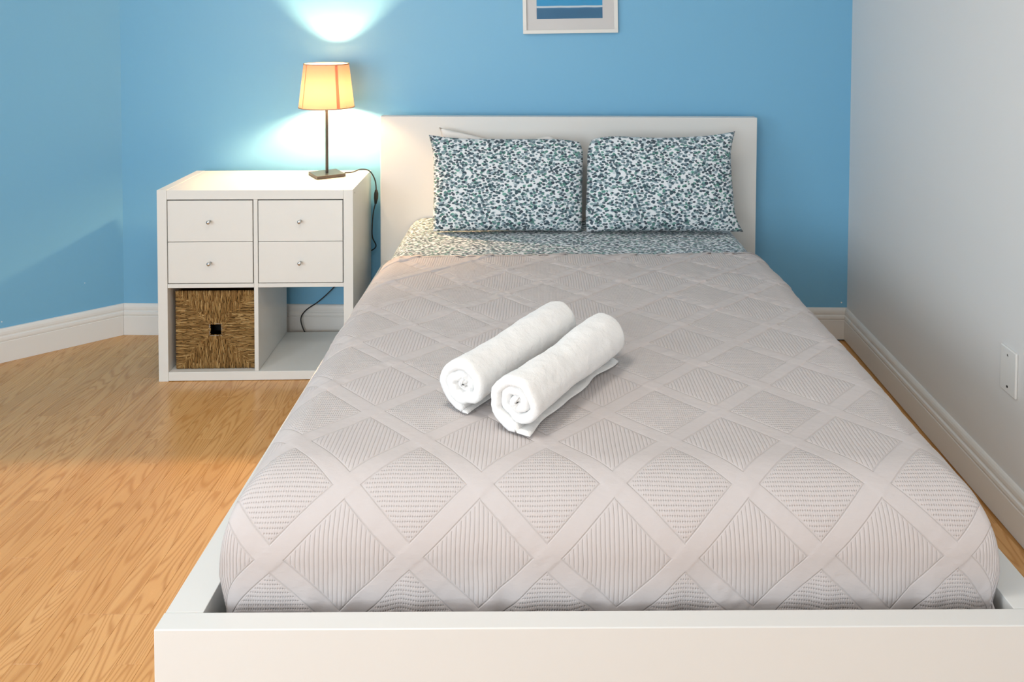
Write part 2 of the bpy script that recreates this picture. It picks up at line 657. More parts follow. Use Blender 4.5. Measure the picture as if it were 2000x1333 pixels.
# ceiling lamp housing
cl = tag(obj('ceiling_lamp', None, loc=(-0.45, 1.35, ROOM_H)), 'round white flush ceiling lamp above the middle of the room', 'ceiling lamp')
bm = bmesh.new()
lathe(bm, [(0, 0), (0.27, 0), (0.28, -0.02), (0.28, -0.08), (0.265, -0.08), (0.26, -0.03), (0, -0.03)], 48)
obj('housing', bm_mesh(bm, 'housing'), M_TRIM, cl)

# baseboards: stepped profile swept along the walls with mitred corners
BB = [(0.0, 0.0), (0.015, 0.0), (0.015, 0.086), (0.0125, 0.0885), (0.0150, 0.0915), (0.0160, 0.098), (0.0150, 0.1065),
      (0.0105, 0.110), (0.0100, 0.1135), (0.0118, 0.118), (0.0112, 0.128), (0.0085, 0.136), (0.0050, 0.141), (0.0, 0.1425)]
path = [CLF, LEND, CL, CR, CRF]


def miter(i, off):
    p = path[i]
    ns = []
    if i > 0:
        d = (path[i] - path[i - 1]).normalized()
        ns.append(Vector((d.y, -d.x)))
    if i < len(path) - 1:
        d = (path[i + 1] - path[i]).normalized()
        ns.append(Vector((d.y, -d.x)))
    if len(ns) == 1:
        return p + ns[0] * off
    b = (ns[0] + ns[1]).normalized()
    return p + b * (off / b.dot(ns[0]))


for i, nm in ((0, 'baseboard_far_left'), (1, 'baseboard_left'), (2, 'baseboard_back'), (3, 'baseboard_right')):
    bm = bmesh.new()
    rows = []
    for t, z in BB:
        t += 0.0006
        a, b = miter(i, t), miter(i + 1, t)
        d = (b - a).normalized() * 0.0004
        rows.append((bm.verts.new((a.x + d.x, a.y + d.y, z + 0.0004)), bm.verts.new((b.x - d.x, b.y - d.y, z + 0.0004))))
    for r0, r1 in zip(rows, rows[1:]):
        bm.faces.new((r0[0], r0[1], r1[1], r1[0]))
    bm.faces.new((rows[-1][0], rows[-1][1], rows[0][1], rows[0][0]))
    bm.faces.new([r[0] for r in rows])
    bm.faces.new([r[1] for r in rows][::-1])
    struct(obj(nm, bm_mesh(bm, nm), M_TRIM))

# floor slab and planks
bm = bmesh.new()
corner = [(X_LEFT - .1, Y_FRONT - .1), (CRF.x + .1, Y_FRONT - .1), (CR.x + .1, CR.y + .1), (CL.x - .05, CL.y + .1), (X_LEFT - .1, LEND.y + .05)]
lo = [bm.verts.new((x, y, -0.08)) for x, y in corner]
hi = [bm.verts.new((x, y, -0.008)) for x, y in corner]
bm.faces.new(lo)
bm.faces.new(hi)
for i in range(5):
    bm.faces.new((lo[i], lo[(i + 1) % 5], hi[(i + 1) % 5], hi[i]))
floor = struct(obj('floor', bm_mesh(bm, 'floor'), M_WOOD))

STRIP = 0.0585
PLANK_MESH = {}


def plank_mesh(w, ya, yb):
    key = (round(w, 4), round(ya, 4), round(yb, 4))
    if key in PLANK_MESH:
        return PLANK_MESH[key]
    bm = bmesh.new()
    g = 0.00022
    top = [(g, g), (w - g, g), (w - g, yb - g), (g, ya - g)]
    lo = [bm.verts.new((x, y, -0.0078)) for x, y in top]
    hi = [bm.verts.new((x, y, 0)) for x, y in top]
    f = bm.faces.new(hi)
    bm.faces.new(lo)
    for i in range(4):
        bm.faces.new((lo[i], lo[(i + 1) % 4], hi[(i + 1) % 4], hi[i]))
    bmesh.ops.recalc_face_normals(bm, faces=bm.faces)
    bmesh.ops.bevel(bm, geom=list(f.edges), offset=0.0005, segments=1, affect='EDGES')
    me = bm_mesh(bm, 'plank')
    PLANK_MESH[key] = me
    return me


def back_limit(x):
    if x < CL.x:
        return CL.y + (x - CL.x) * (0.300 / 0.363) - 0.004
    return CL.y + (x - CL.x) * ((CR.y - CL.y) / (CR.x - CL.x)) - 0.003


def lay(x_from, x_to, y_from):
    k = 0
    x = x_from
    while x < x_to - 0.02:
        w = min(STRIP, x_to - x)
        y = y_from - random.choice((0.0, 0.15, 0.3, 0.45))
        la, lb = back_limit(x), back_limit(x + w)
        while True:
            ln = random.choice((0.5, 0.65, 0.8, 0.95))
            if y + ln > min(la, lb) - 0.2:
                me = plank_mesh(w, la - y, lb - y)
                last = True
            else:
                me = plank_mesh(w, ln, ln)
                last = False
            obj('plank', me, M_WOOD, floor, loc=(x, y, 0))
            if last:
                break
            y += ln
        x += w
        k += 1


lay(-2.60, -0.55, 0.75)
lay(0.80, 1.345, 0.75)

# small chips of missing paint on the walls
def chip(parent, p, normal, r, n=7):
    nrm = Vector(normal).normalized()
    a = nrm.cross(Vector((0, 0, 1))).normalized()
    b = Vector((0, 0, 1))
    bm = bmesh.new()
    ring0, ring1 = [], []
    for k in range(n):
        an = 2 * math.pi * k / n
        rr = r * random.uniform(0.6, 1.2)
        q = Vector(p) + a * math.cos(an) * rr + b * math.sin(an) * rr
        ring0.append(bm.verts.new(q - nrm * 0.0005))
        ring1.append(bm.verts.new(q + nrm * 0.0006))
    bm.faces.new(ring1)
    for k in range(n):
        bm.faces.new((ring0[k], ring0[(k + 1) % n], ring1[(k + 1) % n], ring1[k]))
    obj('paint_chip', bm_mesh(bm, 'paint_chip'), M_CHIP, parent)


dlw = (CL - LEND).normalized()
nlw = (dlw.y, -dlw.x, 0)
for s, z, r in ((0.155, 0.268, 0.0022), (0.462, 0.170, 0.0030)):
    p = CL - dlw * s
    chip(wall_left, (p.x, p.y, z), nlw, r)
chip(wall_back, (1.363, 3.5648, 0.165), (0, -1, 0), 0.0035)

# ------------------------------------------------------------------ bed frame
BX, BY, BYAW, BL, HBH, FBH, BW, FT, RAIL = 0.1281, 1.3651, 0.0073, 2.135, 1.0248, 0.3926, 1.6168, 0.0408, 0.0696
bed = tag(obj('bed_frame', None, loc=(BX, BY, 0), rot=(0, 0, BYAW)), 'white low bed frame with flat panel headboard and boxy footboard', 'bed')
hw = BW / 2
HBW = 0.824
obj('headboard', box_mesh('headboard', -HBW, HBW, BL - 0.05, BL, 0.0, HBH, bev=0.0022), M_BEDW, bed)
obj('footboard', box_mesh('footboard', -hw, hw, 0.0, FT, 0.0, FBH, bev=0.0018), M_BEDW, bed)
for s in (-1, 1):
    x0, x1 = sorted((s * hw, s * (hw - RAIL)))
    if s < 0:
        x0 += 0.0012
    else:
        x1 -= 0.0012
    obj('side_rail', box_mesh('side_rail', x0, x1, FT + 0.0004, BL - 0.0504, 0.0, FBH - 0.0004, bev=0.0012), M_BEDW, bed)
obj('mattress_base', box_mesh('mattress_base', -hw + RAIL + 0.001, hw - RAIL - 0.001, FT + 0.001, BL - 0.052, 0.20, 0.225), mat('base_board', (0.25, 0.2, 0.15), 0.8), bed)

# ------------------------------------------------------------------ mattress in its fitted sheet (rounded drape shape)
MX = 0.718                    # half width
M_TOP = 0.580
bedM = Matrix.Translation((BX, BY, 0)) @ Matrix.Rotation(BYAW, 4, 'Z')


def drape(A, B, ax, b_foot, r, ry, top, zmin):
    """A,B: flat coords (bed-local x,y). Flat top ends at |x|=ax and y=b_foot; edges roll over with radii r and ry."""
    ex = np.maximum(np.abs(A) - ax, 0)
    ey = np.maximum(b_foot - B, 0)
    tx, ty = np.minimum(ex / r, math.pi / 2), np.minimum(ey / ry, math.pi / 2)
    sx = np.where(A < 0, -1.0, 1.0)
    X = sx * (np.minimum(np.abs(A), ax) + r * np.sin(tx))
    Yb = np.maximum(B, b_foot) - ry * np.sin(ty)
    dx = r * (1 - np.cos(tx)) + np.maximum(ex - r * math.pi / 2, 0)
    dy = ry * (1 - np.cos(ty)) + np.maximum(ey - ry * math.pi / 2, 0)
    drop = (dx ** 3 + dy ** 3) ** (1 / 3)
    Z = np.maximum(top - drop, zmin)
    nx, ny, nz = sx * np.sin(tx), -np.sin(ty), np.cos(tx) * np.cos(ty)
    nn = np.sqrt(nx ** 2 + ny ** 2 + nz ** 2) + 1e-9
    nx, ny, nz = nx / nn, ny / nn, nz / nn
    return np.stack([X, Yb, Z], -1), np.stack([nx, ny, nz], -1), drop


r_m, ry_m = 0.085, 0.118
ax_m, bf_m, bh_m = MX - 0.012 - r_m, 0.092 + ry_m, 2.070 - 0.05
ar = np.arange(-(ax_m + 0.40), ax_m + 0.401, 0.014)
br = np.arange(bf_m - 0.40, bh_m + 0.06, 0.014)
A, B = np.meshgrid(ar, br, indexing='ij')
P, N, D = drape(A, B, ax_m, bf_m, r_m, ry_m, M_TOP, 0.2255)
P[..., 1] = np.minimum(P[..., 1], 2.076)
P = P + N * (vnoise2(A * 5 + 40, B * 5 + 40, 3) * 0.004)[..., None]
me = grid_mesh('mattress', P, np.stack([A, B], -1))
mattress = tag(obj('mattress', me, M_LEAF, loc=(BX, BY, 0), rot=(0, 0, BYAW)), 'thick mattress in white fitted sheet printed with small teal leaves', 'mattress')

# ------------------------------------------------------------------ coverlet
r_c, ry_c = 0.088, 0.125
TOP_C = M_TOP + 0.009
ax_c, bf_c = MX + 0.003 - r_c, 0.074 + ry_c
step = 0.0036
side_drop = 0.088 * math.pi / 2 + 0.175
ar = np.linspace(-(ax_c + side_drop), ax_c + side_drop, int(2 * (ax_c + side_drop) / step))
HEAD = 1.525
br = np.linspace(bf_c - (ry_c * math.pi / 2 + 0.106), HEAD, int((HEAD - bf_c + ry_c * math.pi / 2 + 0.106) / step))
A, B = np.meshgrid(ar, br, indexing='ij')
# the head edge is not quite straight: a little lower on the left, folded evenly
Bs = B + (A * 0.030 + 0.006 * vnoise2(A * 4 + 9, A * 0 + 2, 5)) * np.clip((B - 0.9) / 0.62, 0, 1)
# hem at the foot waves up and down
hem = (0.010 * vnoise2(A * 9 + 3, A * 0 + 7, 8) + 0.006 * vnoise2(A * 23 + 3, A * 0 + 7, 9)) * np.clip((bf_c - 0.19 - B) / 0.10, 0, 1)
P, N, D = drape(A, Bs + hem, ax_c, bf_c, r_c, ry_c, TOP_C, 0.29)
xw, yw = A + BX, Bs + BY                # flat world-aligned coordinates
u, v = (xw - X0) / PX, (yw - Y0) / PY
p, q = u + v, u - v
dp, dq = np.abs(p - np.round(p)), np.abs(q - np.round(q))
dm = np.maximum(dp, dq)
edge = 0.5 - BH               # border between diamond and band in lattice units
ins = np.clip((edge - dm) / 0.16, 0, 1)
puff = np.sqrt(1 - (1 - ins) ** 2) * 0.0016
# raised ribbons: one family laid over the other
LOOSE = np.clip((Bs - 0.25) / 1.2, 0.08, 1)
qs = (q - np.round(q))
tq = np.clip(((q - 0.5 + BH) % 1.0) / (2 * BH), 0, 2)
band = np.where(tq <= 1, 0.0008 + 0.0042 * LOOSE * np.clip(tq, 0, 1) ** 0.7, 0) + np.clip((dp - edge) / 0.02, 0, 1) * 0.0008
fold = vnoise2(A * 3.1 + 11, B * 3.1 + 4, 21) * 0.0045 + vnoise2(A * 9 + 1, B * 9 + 2, 22) * 0.0016
# cross puckers on the ribbons, stronger towards the head where the cloth lies loose
loose = np.clip((Bs - 0.25) / 1.2, 0.12, 1)
s1, s2 = (xw + yw) * 0.7071, (xw - yw) * 0.7071
onp, onq = np.clip((dp - edge) / 0.02, 0, 1), np.clip((dq - edge) / 0.02, 0, 1)
puck = (onp * vnoise2(s2 * 85, s1 * 22, 31) * 0.0040 + onq * vnoise2(s1 * 95, s2 * 14, 32) * 0.0014 + 0.0012 * vnoise2(A * 40, B * 40, 33)) * loose
# long soft creases radiating along the lattice diagonals
crea = -np.abs(vnoise2(s1 * 5.0 + 3 * vnoise2(A * 2, B * 2, 41), s2 * 0.9, 42)) * 0.006 * loose
Hh = puff + band + puck + fold + crea + 0.004
P = P + N * Hh[..., None]
# gathers along the tucked hem at the foot
gath = np.clip((D - 0.14) / 0.08, 0, 1) * (vnoise2(A * 30 + 5, B * 4, 51) * 0.004)
P = P + N * gath[..., None]
# cloth sides pull in slightly towards the tuck
P[..., 0] -= np.sign(A) * 0.014 * np.clip((0.44 - P[..., 2]) / 0.06, 0, 1) * np.clip((np.abs(A) - ax_c + 0.05) / (r_c * math.pi / 2 + 0.05), 0, 1) ** 2
me = grid_mesh('coverlet', P, np.stack([xw, yw], -1))
coverlet = tag(obj('coverlet', me, M_COVER, loc=(BX + 0.005, BY, 0), rot=(0, 0, BYAW)), 'greige quilted coverlet with diamond lattice tucked over the mattress', 'coverlet')
# folded hem strip along the head edge
j = len(br) - 1
hp = P[:, j, :]
th = 0.006
hemV = np.stack([hp + np.array([0, -0.012, 0.0008]), hp + np.array([0, 0.0005, 0.0012]), hp + np.array([0, 0.003, -th * .5]), hp + np.array([0, 0.0, -th])], 1)
hemUV = np.stack([np.stack([xw[:, j]] * 4, 1), np.stack([np.full(len(ar), Y0 + PY * .5)] * 4, 1)], -1)
hemo = obj('hem', grid_mesh('hem', hemV, hemUV), M_COVER, coverlet)

# ------------------------------------------------------------------ pillows
def pillow_mesh(name, W, H, T, seed, sag=0.0, n=56, flare=(0, 0, 0, 0), topdip=0.0, pw=0.46):
    """cushion standing in its local xz plane, base at z=0; y is thickness"""
    g = np.linspace(-1, 1, n)
    U, Vv = np.meshgrid(g, g, indexing='ij')
    Vs = []
    rngo = seed * 3.7
    for side in (-1, 1):
        prof = ((1 - np.abs(U) ** 2.6) * (1 - np.abs(Vv) ** 2.6)) ** pw
        pinch_u = 1 - 0.018 * (1 - np.abs(Vv) ** 2.2) * np.abs(U) ** 6
        pinch_v = 1 - 0.020 * (1 - np.abs(U) ** 2.2) * np.abs(Vv) ** 6
        x = U * W / 2 * pinch_u
        z = (Vv * pinch_v + 1) * H / 2
        # sag: wider at the bottom
        fl = 1 + sag * (0.5 - (Vv + 1) / 2) * 1.0
        x = x * fl
        # corners: bottom-left, bottom-right, top-left, top-right pulled out
        for (cu, cv, f) in ((-1, -1, flare[0]), (1, -1, flare[1]), (-1, 1, flare[2]), (1, 1, flare[3])):
            w = np.clip(1 - np.hypot(U - cu, Vv - cv) / 0.5, 0, 1) ** 2
            x = x + cu * w * f
            z = z + cv * w * f * (0.8 if cv > 0 else 0.0)
        z = z - topdip * np.clip(Vv, 0, 1) ** 4 * np.exp(-((U) / 0.5) ** 2)
        heavy = 1 + 0.18 * (-Vv)
        y = side * T / 2 * prof * heavy
        wr = vnoise2(U * 3 + rngo + side, Vv * 3 + 5, seed) * 0.007 + vnoise2(U * 8 + rngo, Vv * 5 + side * 9, seed + 1) * 0.0025
        # corner creases
        cr = 0
        for cu in (-1, 1):
            for cv in (-1, 1):
                rr = np.hypot(U - cu, Vv - cv)
                an = np.arctan2(Vv - cv, U - cu)
                cr = cr + np.sin(an * 16 + seed) * 0.0045 * np.exp(-((rr - 0.22) / 0.16) ** 2)
        y = y + side * (wr + cr) * np.clip(prof * 2, 0, 1)
        Vs.append((np.stack([x, y, z], -1), np.stack([x + (0 if side < 0 else 2.0), z], -1)))
    bm = bmesh.new()
    uvl = bm.loops.layers.uv.new('flat')
    for (V, UVm), flip in zip(Vs, (False, True)):
        vv = [[bm.verts.new(V[i, k]) for k in range(n)] for i in range(n)]
        for i in range(n - 1):
            for k in range(n - 1):
                ids = [(i, k), (i + 1, k), (i + 1, k + 1), (i, k + 1)]
                if flip:
                    ids = ids[::-1]
                f = bm.faces.new([vv[a][b] for a, b in ids])
                for lp, (a, b) in zip(f.loops, ids):
                    lp[uvl].uv = UVm[a, b]
    bmesh.ops.remove_doubles(bm, verts=bm.verts, dist=0.0004)
    me = bpy.data.meshes.new(name)
    bm.to_mesh(me)
    bm.free()
    me.polygons.foreach_set('use_smooth', [True] * len(me.polygons))
    return me


def place_pillow(me, m, cx, yb, zb, lean, rz, label):
    o = obj('pillow', me, m, loc=(cx, yb, zb), rot=(-lean, 0, rz))
    return tag(o, label, 'pillow', 'pillows leaning on the headboard')


place_pillow(pillow_mesh('pillow', 0.622, 0.378, 0.125, 3, sag=-0.03, flare=(-0.004, -0.006, 0.016, -0.020)), M_LEAF, -0.144, 3.203, 0.588, 0.21, 0.01,
             'leaf-print pillow on the lamp side, in front of the plain white pillow')
place_pillow(pillow_mesh('pillow', 0.612, 0.392, 0.13, 5, sag=0.045, flare=(-0.01, 0.026, -0.022, 0.022), topdip=0.006), M_LEAF, 0.481, 3.205, 0.588, 0.21, 0.01,
             'leaf-print pillow nearest the white side wall')
place_pillow(pillow_mesh('pillow', 0.59, 0.380, 0.085, 9, sag=0.11, flare=(0.012, 0.0, 0.026, -0.09), topdip=0.045, pw=0.26), M_WHITEFAB, -0.142, 3.352, 0.588, 0.10, 0.008,
             'plain white pillow half hidden behind the left leaf-print pillow')

# ------------------------------------------------------------------ rolled towels
def towel_mesh(name, L, R, turns, seed, tail=0.035, ph=0.0):
    pitch = R / turns
    tk = pitch * 0.985
    th1 = turns * 2 * math.pi
    nseg = int(turns * 30)
    prof = []                                       # centre line, normal
    for i in range(nseg + 1):
        t = th1 * i / nseg
        t0 = t
        r = pitch * (0.18 + t0 / (2 * math.pi)) * (turns / (turns + 0.18)) - pitch * 0.5
        r = max(r, 0.0015)
        r *= 1 + 0.24 * noise.noise(Vector((math.cos(t) * 1.6 + seed, math.sin(t) * 1.6, t * 0.22))) * min(1.0, 2.2 * (1 - t / th1) + 0.35)
        a = -math.pi / 2 + (t - th1) + ph           # ends at the bottom
        prof.append((r * math.cos(a), r * math.sin(a)))
    ex, ez = prof[-1]
    nt = 6
    for i in range(1, nt + 1):                      # loose tail lies on the bed, to the right
        prof.append((ex + tail * i / nt, ez - 0.0 + 0.0))
    prof = np.array(prof)
    tang = np.gradient(prof, axis=0)
    tang /= np.linalg.norm(tang, axis=1)[:, None] + 1e-9
    nor = np.stack([tang[:, 1], -tang[:, 0]], -1)   # outward
    nl = 46
    ss = []
    for i in range(nl):
        s = i / (nl - 1)
        ss.append(s)
    # denser rows at both ends for rounded lips
    lips = [(0.0, 0.36), (0.0022, 0.68), (0.006, 0.90), (0.013, 1.0)]
    rows = [(a, f) for a, f in lips] + [(0.012 + (L - 0.024) * (i + 1) / 40, 1.0) for i in range(39)] + [(L - a, f) for a, f in lips[::-1]]
    m = len(prof)
    bm = bmesh.new()
    O, I = [], []
    for (s, f) in rows:
        ro, ri = [], []
        for k in range(m):
            kk = k / (m - 1)
            endf = min(1.0, (m - 1 - k) / 3 + 0.25) * min(1.0, k / 2 + 0.3)
            tkk = tk * 0.5 * f * endf
            if k > m - nt - 1:
                tkk *= 0.45
            c = prof[k]
            # shape variation along the roll
            nv = Vector((c[0] * 9 + seed, c[1] * 9, s * 9))
            swell = 1 + 0.06 * math.cos(s / L * 6.6 + seed * 0.2) + 0.05 * noise.noise(Vector((seed, s * 7, 0)))
            ax = 0.016 * noise.noise(Vector((k * 0.05 + seed * 2, 4.0, 1.0))) + 0.004 * noise.noise(Vector((k * 0.2, seed, 3)))
            ax += -0.010 * (1 - kk)                 # core slightly recessed
            w = (1 - 2 * s / L)
            bump = 0.0022 * noise.noise(nv * 2.2) + 0.0012 * noise.noise(nv * 6)
            po = c * swell + nor[k] * (tkk + bump)
            pi_ = c * swell - nor[k] * tkk
            yy = s - ax * w
            zo = po[1] * 0.95 + R * 0.93
            zi = pi_[1] * 0.95 + R * 0.93
            if k > m - nt - 1:
                zo = zi = 0.0
                zi = 0.0018
                zo = 0.0018 + 0.0045 * f * endf + 0.004 * max(0, noise.noise(Vector((s * 22, k * 0.5, seed))))
                ext = 0.014 * noise.noise(Vector((s * 11, seed, 2))) * (k - (m - nt - 1)) / nt
                ro.append(bm.verts.new((po[0] + ext, yy, zo)))
                ri.append(bm.verts.new((pi_[0] + ext, yy, zi)))
                continue
            ro.append(bm.verts.new((po[0], yy, max(zo, 0.001))))
            ri.append(bm.verts.new((pi_[0], yy, max(zi, 0.0012 if k > m - 12 else 0.004))))
        O.append(ro)
        I.append(ri)
    for a in range(len(rows) - 1):
        for k in range(m - 1):
            bm.faces.new((O[a][k], O[a][k + 1], O[a + 1][k + 1], O[a + 1][k]))
            bm.faces.new((I[a][k], I[a + 1][k], I[a + 1][k + 1], I[a][k + 1]))
        for k in (0, m - 1):
            bm.faces.new((O[a][k], O[a + 1][k], I[a + 1][k], I[a][k]))
    for a in (0, len(rows) - 1):
        for k in range(m - 1):
            bm.faces.new((O[a][k], O[a][k + 1], I[a][k + 1], I[a][k]))
    return bm_mesh(bm, name, smooth=True)


def towel(p_near, p_far, R, turns, seed, z, label, tail, ph=0.0):
    d = Vector((p_far[0] - p_near[0], p_far[1] - p_near[1]))
    rz = math.atan2(d.y, d.x) - math.pi / 2
    o = obj('rolled_towel', towel_mesh('rolled_towel', d.length, R, turns, seed, tail, ph), M_TERRY, loc=(p_near[0], p_near[1], z), rot=(0, 0, rz))
    return tag(o, label, 'towel', 'rolled towels on the bed')


Z_T = TOP_C + 0.0085
towel((-0.058, 1.634), (0.168, 1.995), 0.0675, 2.9, 1.3, Z_T, 'rolled white terry towel nearest the foot of the bed', 0.030)
towel((-0.180, 1.715), (0.048, 2.085), 0.0680, 2.7, 4.1, Z_T, 'rolled white terry towel lying behind the other, nearer the lamp', 0.018)

# ------------------------------------------------------------------ cube shelving unit
CABX, CABY, CABYAW = -1.5289, 3.1216, 0.0321
S, DP, TH, TI = 0.77, 0.39, 0.038, 0.016
unit = tag(obj('shelving_unit', None, loc=(CABX, CABY, 0), rot=(0, 0, CABYAW)), 'white four-cube shelving unit with drawers in its top half', 'shelf unit')
BV = 0.0012
for x0 in (0, S - TH):
    obj('side_panel', box_mesh('side_panel', x0, x0 + TH, 0, DP, 0, S, bev=BV), M_LACQ, unit)
for z0 in (0, S - TH):
    obj('top_panel' if z0 else 'bottom_panel', box_mesh('panel', TH + 0.0004, S - TH - 0.0004, 0.0006, DP, z0 + (0.002 if not z0 else 0), z0 + TH - 0.0006, bev=BV), M_LACQ, unit)
obj('divider', box_mesh('divider', S / 2 - TI / 2, S / 2 + TI / 2, 0.002, DP - 0.001, TH + 0.0004, S - TH - 0.0004, bev=0.0008), M_LACQ, unit)
for x0, x1 in ((TH, S / 2 - TI / 2), (S / 2 + TI / 2, S - TH)):
    obj('shelf', box_mesh('shelf', x0 + 0.0004, x1 - 0.0004, 0.002, DP - 0.001, S / 2 - TI / 2, S / 2 + TI / 2, bev=0.0008), M_LACQ, unit)
g = 0.0036
for col, (x0, x1) in enumerate(((TH, S / 2 - TI / 2), (S / 2 + TI / 2, S - TH))):
    zb, zt = S / 2 + TI / 2, S - TH
    zm = (zb + zt) / 2
    for (z0, z1) in ((zb + g, zm - 0.0011), (zm + 0.0011, zt - g - 0.001)):
        bm = bmesh.new()
        add_box(bm, x0 + g, x1 - g, 0.0, 0.016, z0, z1, bev=0.0010)
        dr = obj('drawer', bm_mesh(bm, 'drawer'), M_LACQ, unit)
        bm = bmesh.new()
        add_box(bm, x0 + 0.008, x1 - 0.008, 0.0164, 0.35, z0 + 0.006, z1 - 0.006)
        obj('drawer_box', bm_mesh(bm, 'drawer_box'), M_LACQ, dr)
        bm = bmesh.new()
        lathe(bm, [(0, 0), (0.0042, 0), (0.0038, 0.012), (0.0062, 0.0145), (0.0078, 0.0185), (0.0078, 0.0215), (0.0062, 0.0245), (0.0, 0.0255)], 20)
        for vtx in bm.verts:
            vtx.co = Vector((vtx.co.x + (x0 + x1) / 2, -vtx.co.z, vtx.co.y + (z0 + z1) / 2))
        obj('knob', bm_mesh(bm, 'knob', True), M_STEEL, dr)
# screw hole cap on the bed-side panel
bm = bmesh.new()
add_tube(bm, [(S - 0.0005, 0.035, S - 0.02), (S + 0.0008, 0.035, S - 0.02)], 0.004, 12)
obj('screw_cap', bm_mesh(bm, 'screw_cap'), mat('grey_cap', (0.45, 0.43, 0.40), 0.6), unit)

# ------------------------------------------------------------------ seagrass basket in the lower left cube
BKW, BKH, BKD = 0.317, 0.318, 0.33
basket = tag(obj('seagrass_basket', None), 'brown woven seagrass basket with square black hole in the lower cube', 'basket')
basket.parent = None
mu = Matrix.Translation((CABX, CABY, 0)) @ Matrix.Rotation(CABYAW, 4, 'Z')
bloc = mu @ Vector((S / 2 - TI / 2 - 0.003 - BKW, 0.030, TH + 0.0008))
basket.location = bloc
basket.rotation_euler = (0, 0, CABYAW)
HOLE = 0.0245


def strands(name, quad):
    """mitred weave on the front: strands run towards the hole from each side"""
    bm = bmesh.new()
    tone = bm.verts.layers.float.new('tone')
    cx, cz = BKW / 2, BKH / 2
    n = 66
    rng = random.Random(11 + quad)
    for i in range(n):
        s = -1 + 2 * (i + 0.5) / n
        half = (BKW if quad in (0, 2) else BKH) / 2
        tpos = s * half
        start = half if quad in (0, 2) else half
        # distance from centre at which the strand stops: the diagonal, or the hole
        stop = max(abs(tpos) + rng.uniform(-0.020, 0.002), HOLE)
        full = BKH / 2 if quad in (0, 2) else BKW / 2
        if full - stop < 0.006:
            continue
        # several short overlapping twists per strand
        d = full
        while d > stop + 0.001:
            ln = rng.uniform(0.018, 0.055)
            d1 = max(stop - 0.004, d - ln)
            r = rng.uniform(0.0024, 0.0032)
            jit = rng.uniform(-0.0012, 0.0012)
            tn = rng.random()
            pts = []
            for k in range(5):
                f = k / 4
                dd = d + (d1 - d) * f
                tt = tpos + jit + 0.0010 * math.sin(f * 6 + i)
                # near the diagonal the strand bends round
                bend = 0.15 * max(0, (0.016 - (dd - stop))) * (1 if tpos > 0 else -1)
                tt -= bend
                yy = -0.001 + 0.0022 * math.sin(f * math.pi) * -1
                if quad == 0:
                    pts.append((cx + tt, yy, cz + dd))
                elif quad == 2:
                    pts.append((cx + tt, yy, cz - dd))
                elif quad == 1:
                    pts.append((cx + dd, yy, cz + tt))
                else:
                    pts.append((cx - dd, yy, cz + tt))
            before = len(bm.verts)
            add_tube(bm, pts, r, 5, caps=False, radii=[r * 0.55, r, r * 1.05, r, r * 0.55])
            bm.verts.ensure_lookup_table()
            for q_ in range(before, len(bm.verts)):
                bm.verts[q_][tone] = tn
            d = d1 + 0.004
            if d1 <= stop:
                break
    return bm_mesh(bm, name, True)


bm = bmesh.new()
yi = 0.0025
# box body with a square hole in its front
add_box(bm, 0.004, BKW - 0.004, BKD - 0.006, BKD, 0.0, BKH - 0.004)
add_box(bm, 0.004, 0.010, yi, BKD, 0.0, BKH - 0.004)
add_box(bm, BKW - 0.010, BKW - 0.004, yi, BKD, 0.0, BKH - 0.004)
add_box(bm, 0.004, BKW - 0.004, yi, BKD, 0.0, 0.008)
c0, c1 = BKW / 2 - HOLE, BKW / 2 + HOLE
e0, e1 = BKH / 2 - HOLE, BKH / 2 + HOLE
add_box(bm, 0.004, c0, yi, yi + 0.006, 0, BKH - 0.004)
add_box(bm, c1, BKW - 0.004, yi, yi + 0.006, 0, BKH - 0.004)
add_box(bm, c0, c1, yi, yi + 0.006, 0, e0)
add_box(bm, c0, c1, yi, yi + 0.006, e1, BKH - 0.004)
obj('body', bm_mesh(bm, 'body'), M_STRAW, basket)
for qd in range(4):
    w = obj('weave', strands('weave', qd), M_STRAW, basket)
    w['kind'] = 'stuff'
# rim around the hole and a near-black sheet added behind it to darken the hole
bm = bmesh.new()
rr = 0.0015
sq = [(c0, e0), (c1, e0), (c1, e1), (c0, e1)]
for k in range(4):
    a, b = sq[k], sq[(k + 1) % 4]
    add_tube(bm, [(a[0], -0.003, a[1]), (b[0], -0.003, b[1])], rr, 8)
obj('hole_rim', bm_mesh(bm, 'hole_rim', True), mat('metal_rim', (0.35, 0.31, 0.26), 0.5), basket)
obj('dark_sheet', box_mesh('dark_sheet', c0 - 0.004, c1 + 0.004, 0.060, 0.062, e0 - 0.004, e1 + 0.004), M_DARKHOLE, basket)

# ------------------------------------------------------------------ table lamp
LX, LY = -0.936, 3.415
ZC = S
lamp = tag(obj('table_lamp', None, loc=(LX, LY, ZC + 0.0005)), 'table lamp with glowing peach shade and thin dark stem on the shelving unit', 'lamp')
bm = bmesh.new()
add_box(bm, -0.062, 0.062, -0.062, 0.062, 0.0, 0.013, bev=0.0015)
bo = obj('base', bm_mesh(bm, 'base'), M_DARKSTEEL, lamp, rot=(0, 0, math.radians(33)))
bo.scale = (1.0, 1.0, 1.0)
ZS0, ZS1 = 1.069 - ZC, 1.255 - ZC
RB, RT = 0.1165, 0.0945
ZBULB = 1.132 - ZC
bm = bmesh.new()
add_box(bm, -0.0052, 0.0052, -0.0052, 0.0052, 0.0128, ZBULB - 0.055, bev=0.0008)
obj('stem', bm_mesh(bm, 'stem'), M_DARKSTEEL, lamp, rot=(0, 0, math.radians(33)))
bm = bmesh.new()
lathe(bm, [(0, ZBULB - 0.058), (0.0135, ZBULB - 0.058), (0.0145, ZBULB - 0.05), (0.0145, ZBULB - 0.032), (0.009, ZBULB - 0.030), (0, ZBULB - 0.030)], 24)
obj('socket', bm_mesh(bm, 'socket', False), M_BLACK, lamp)
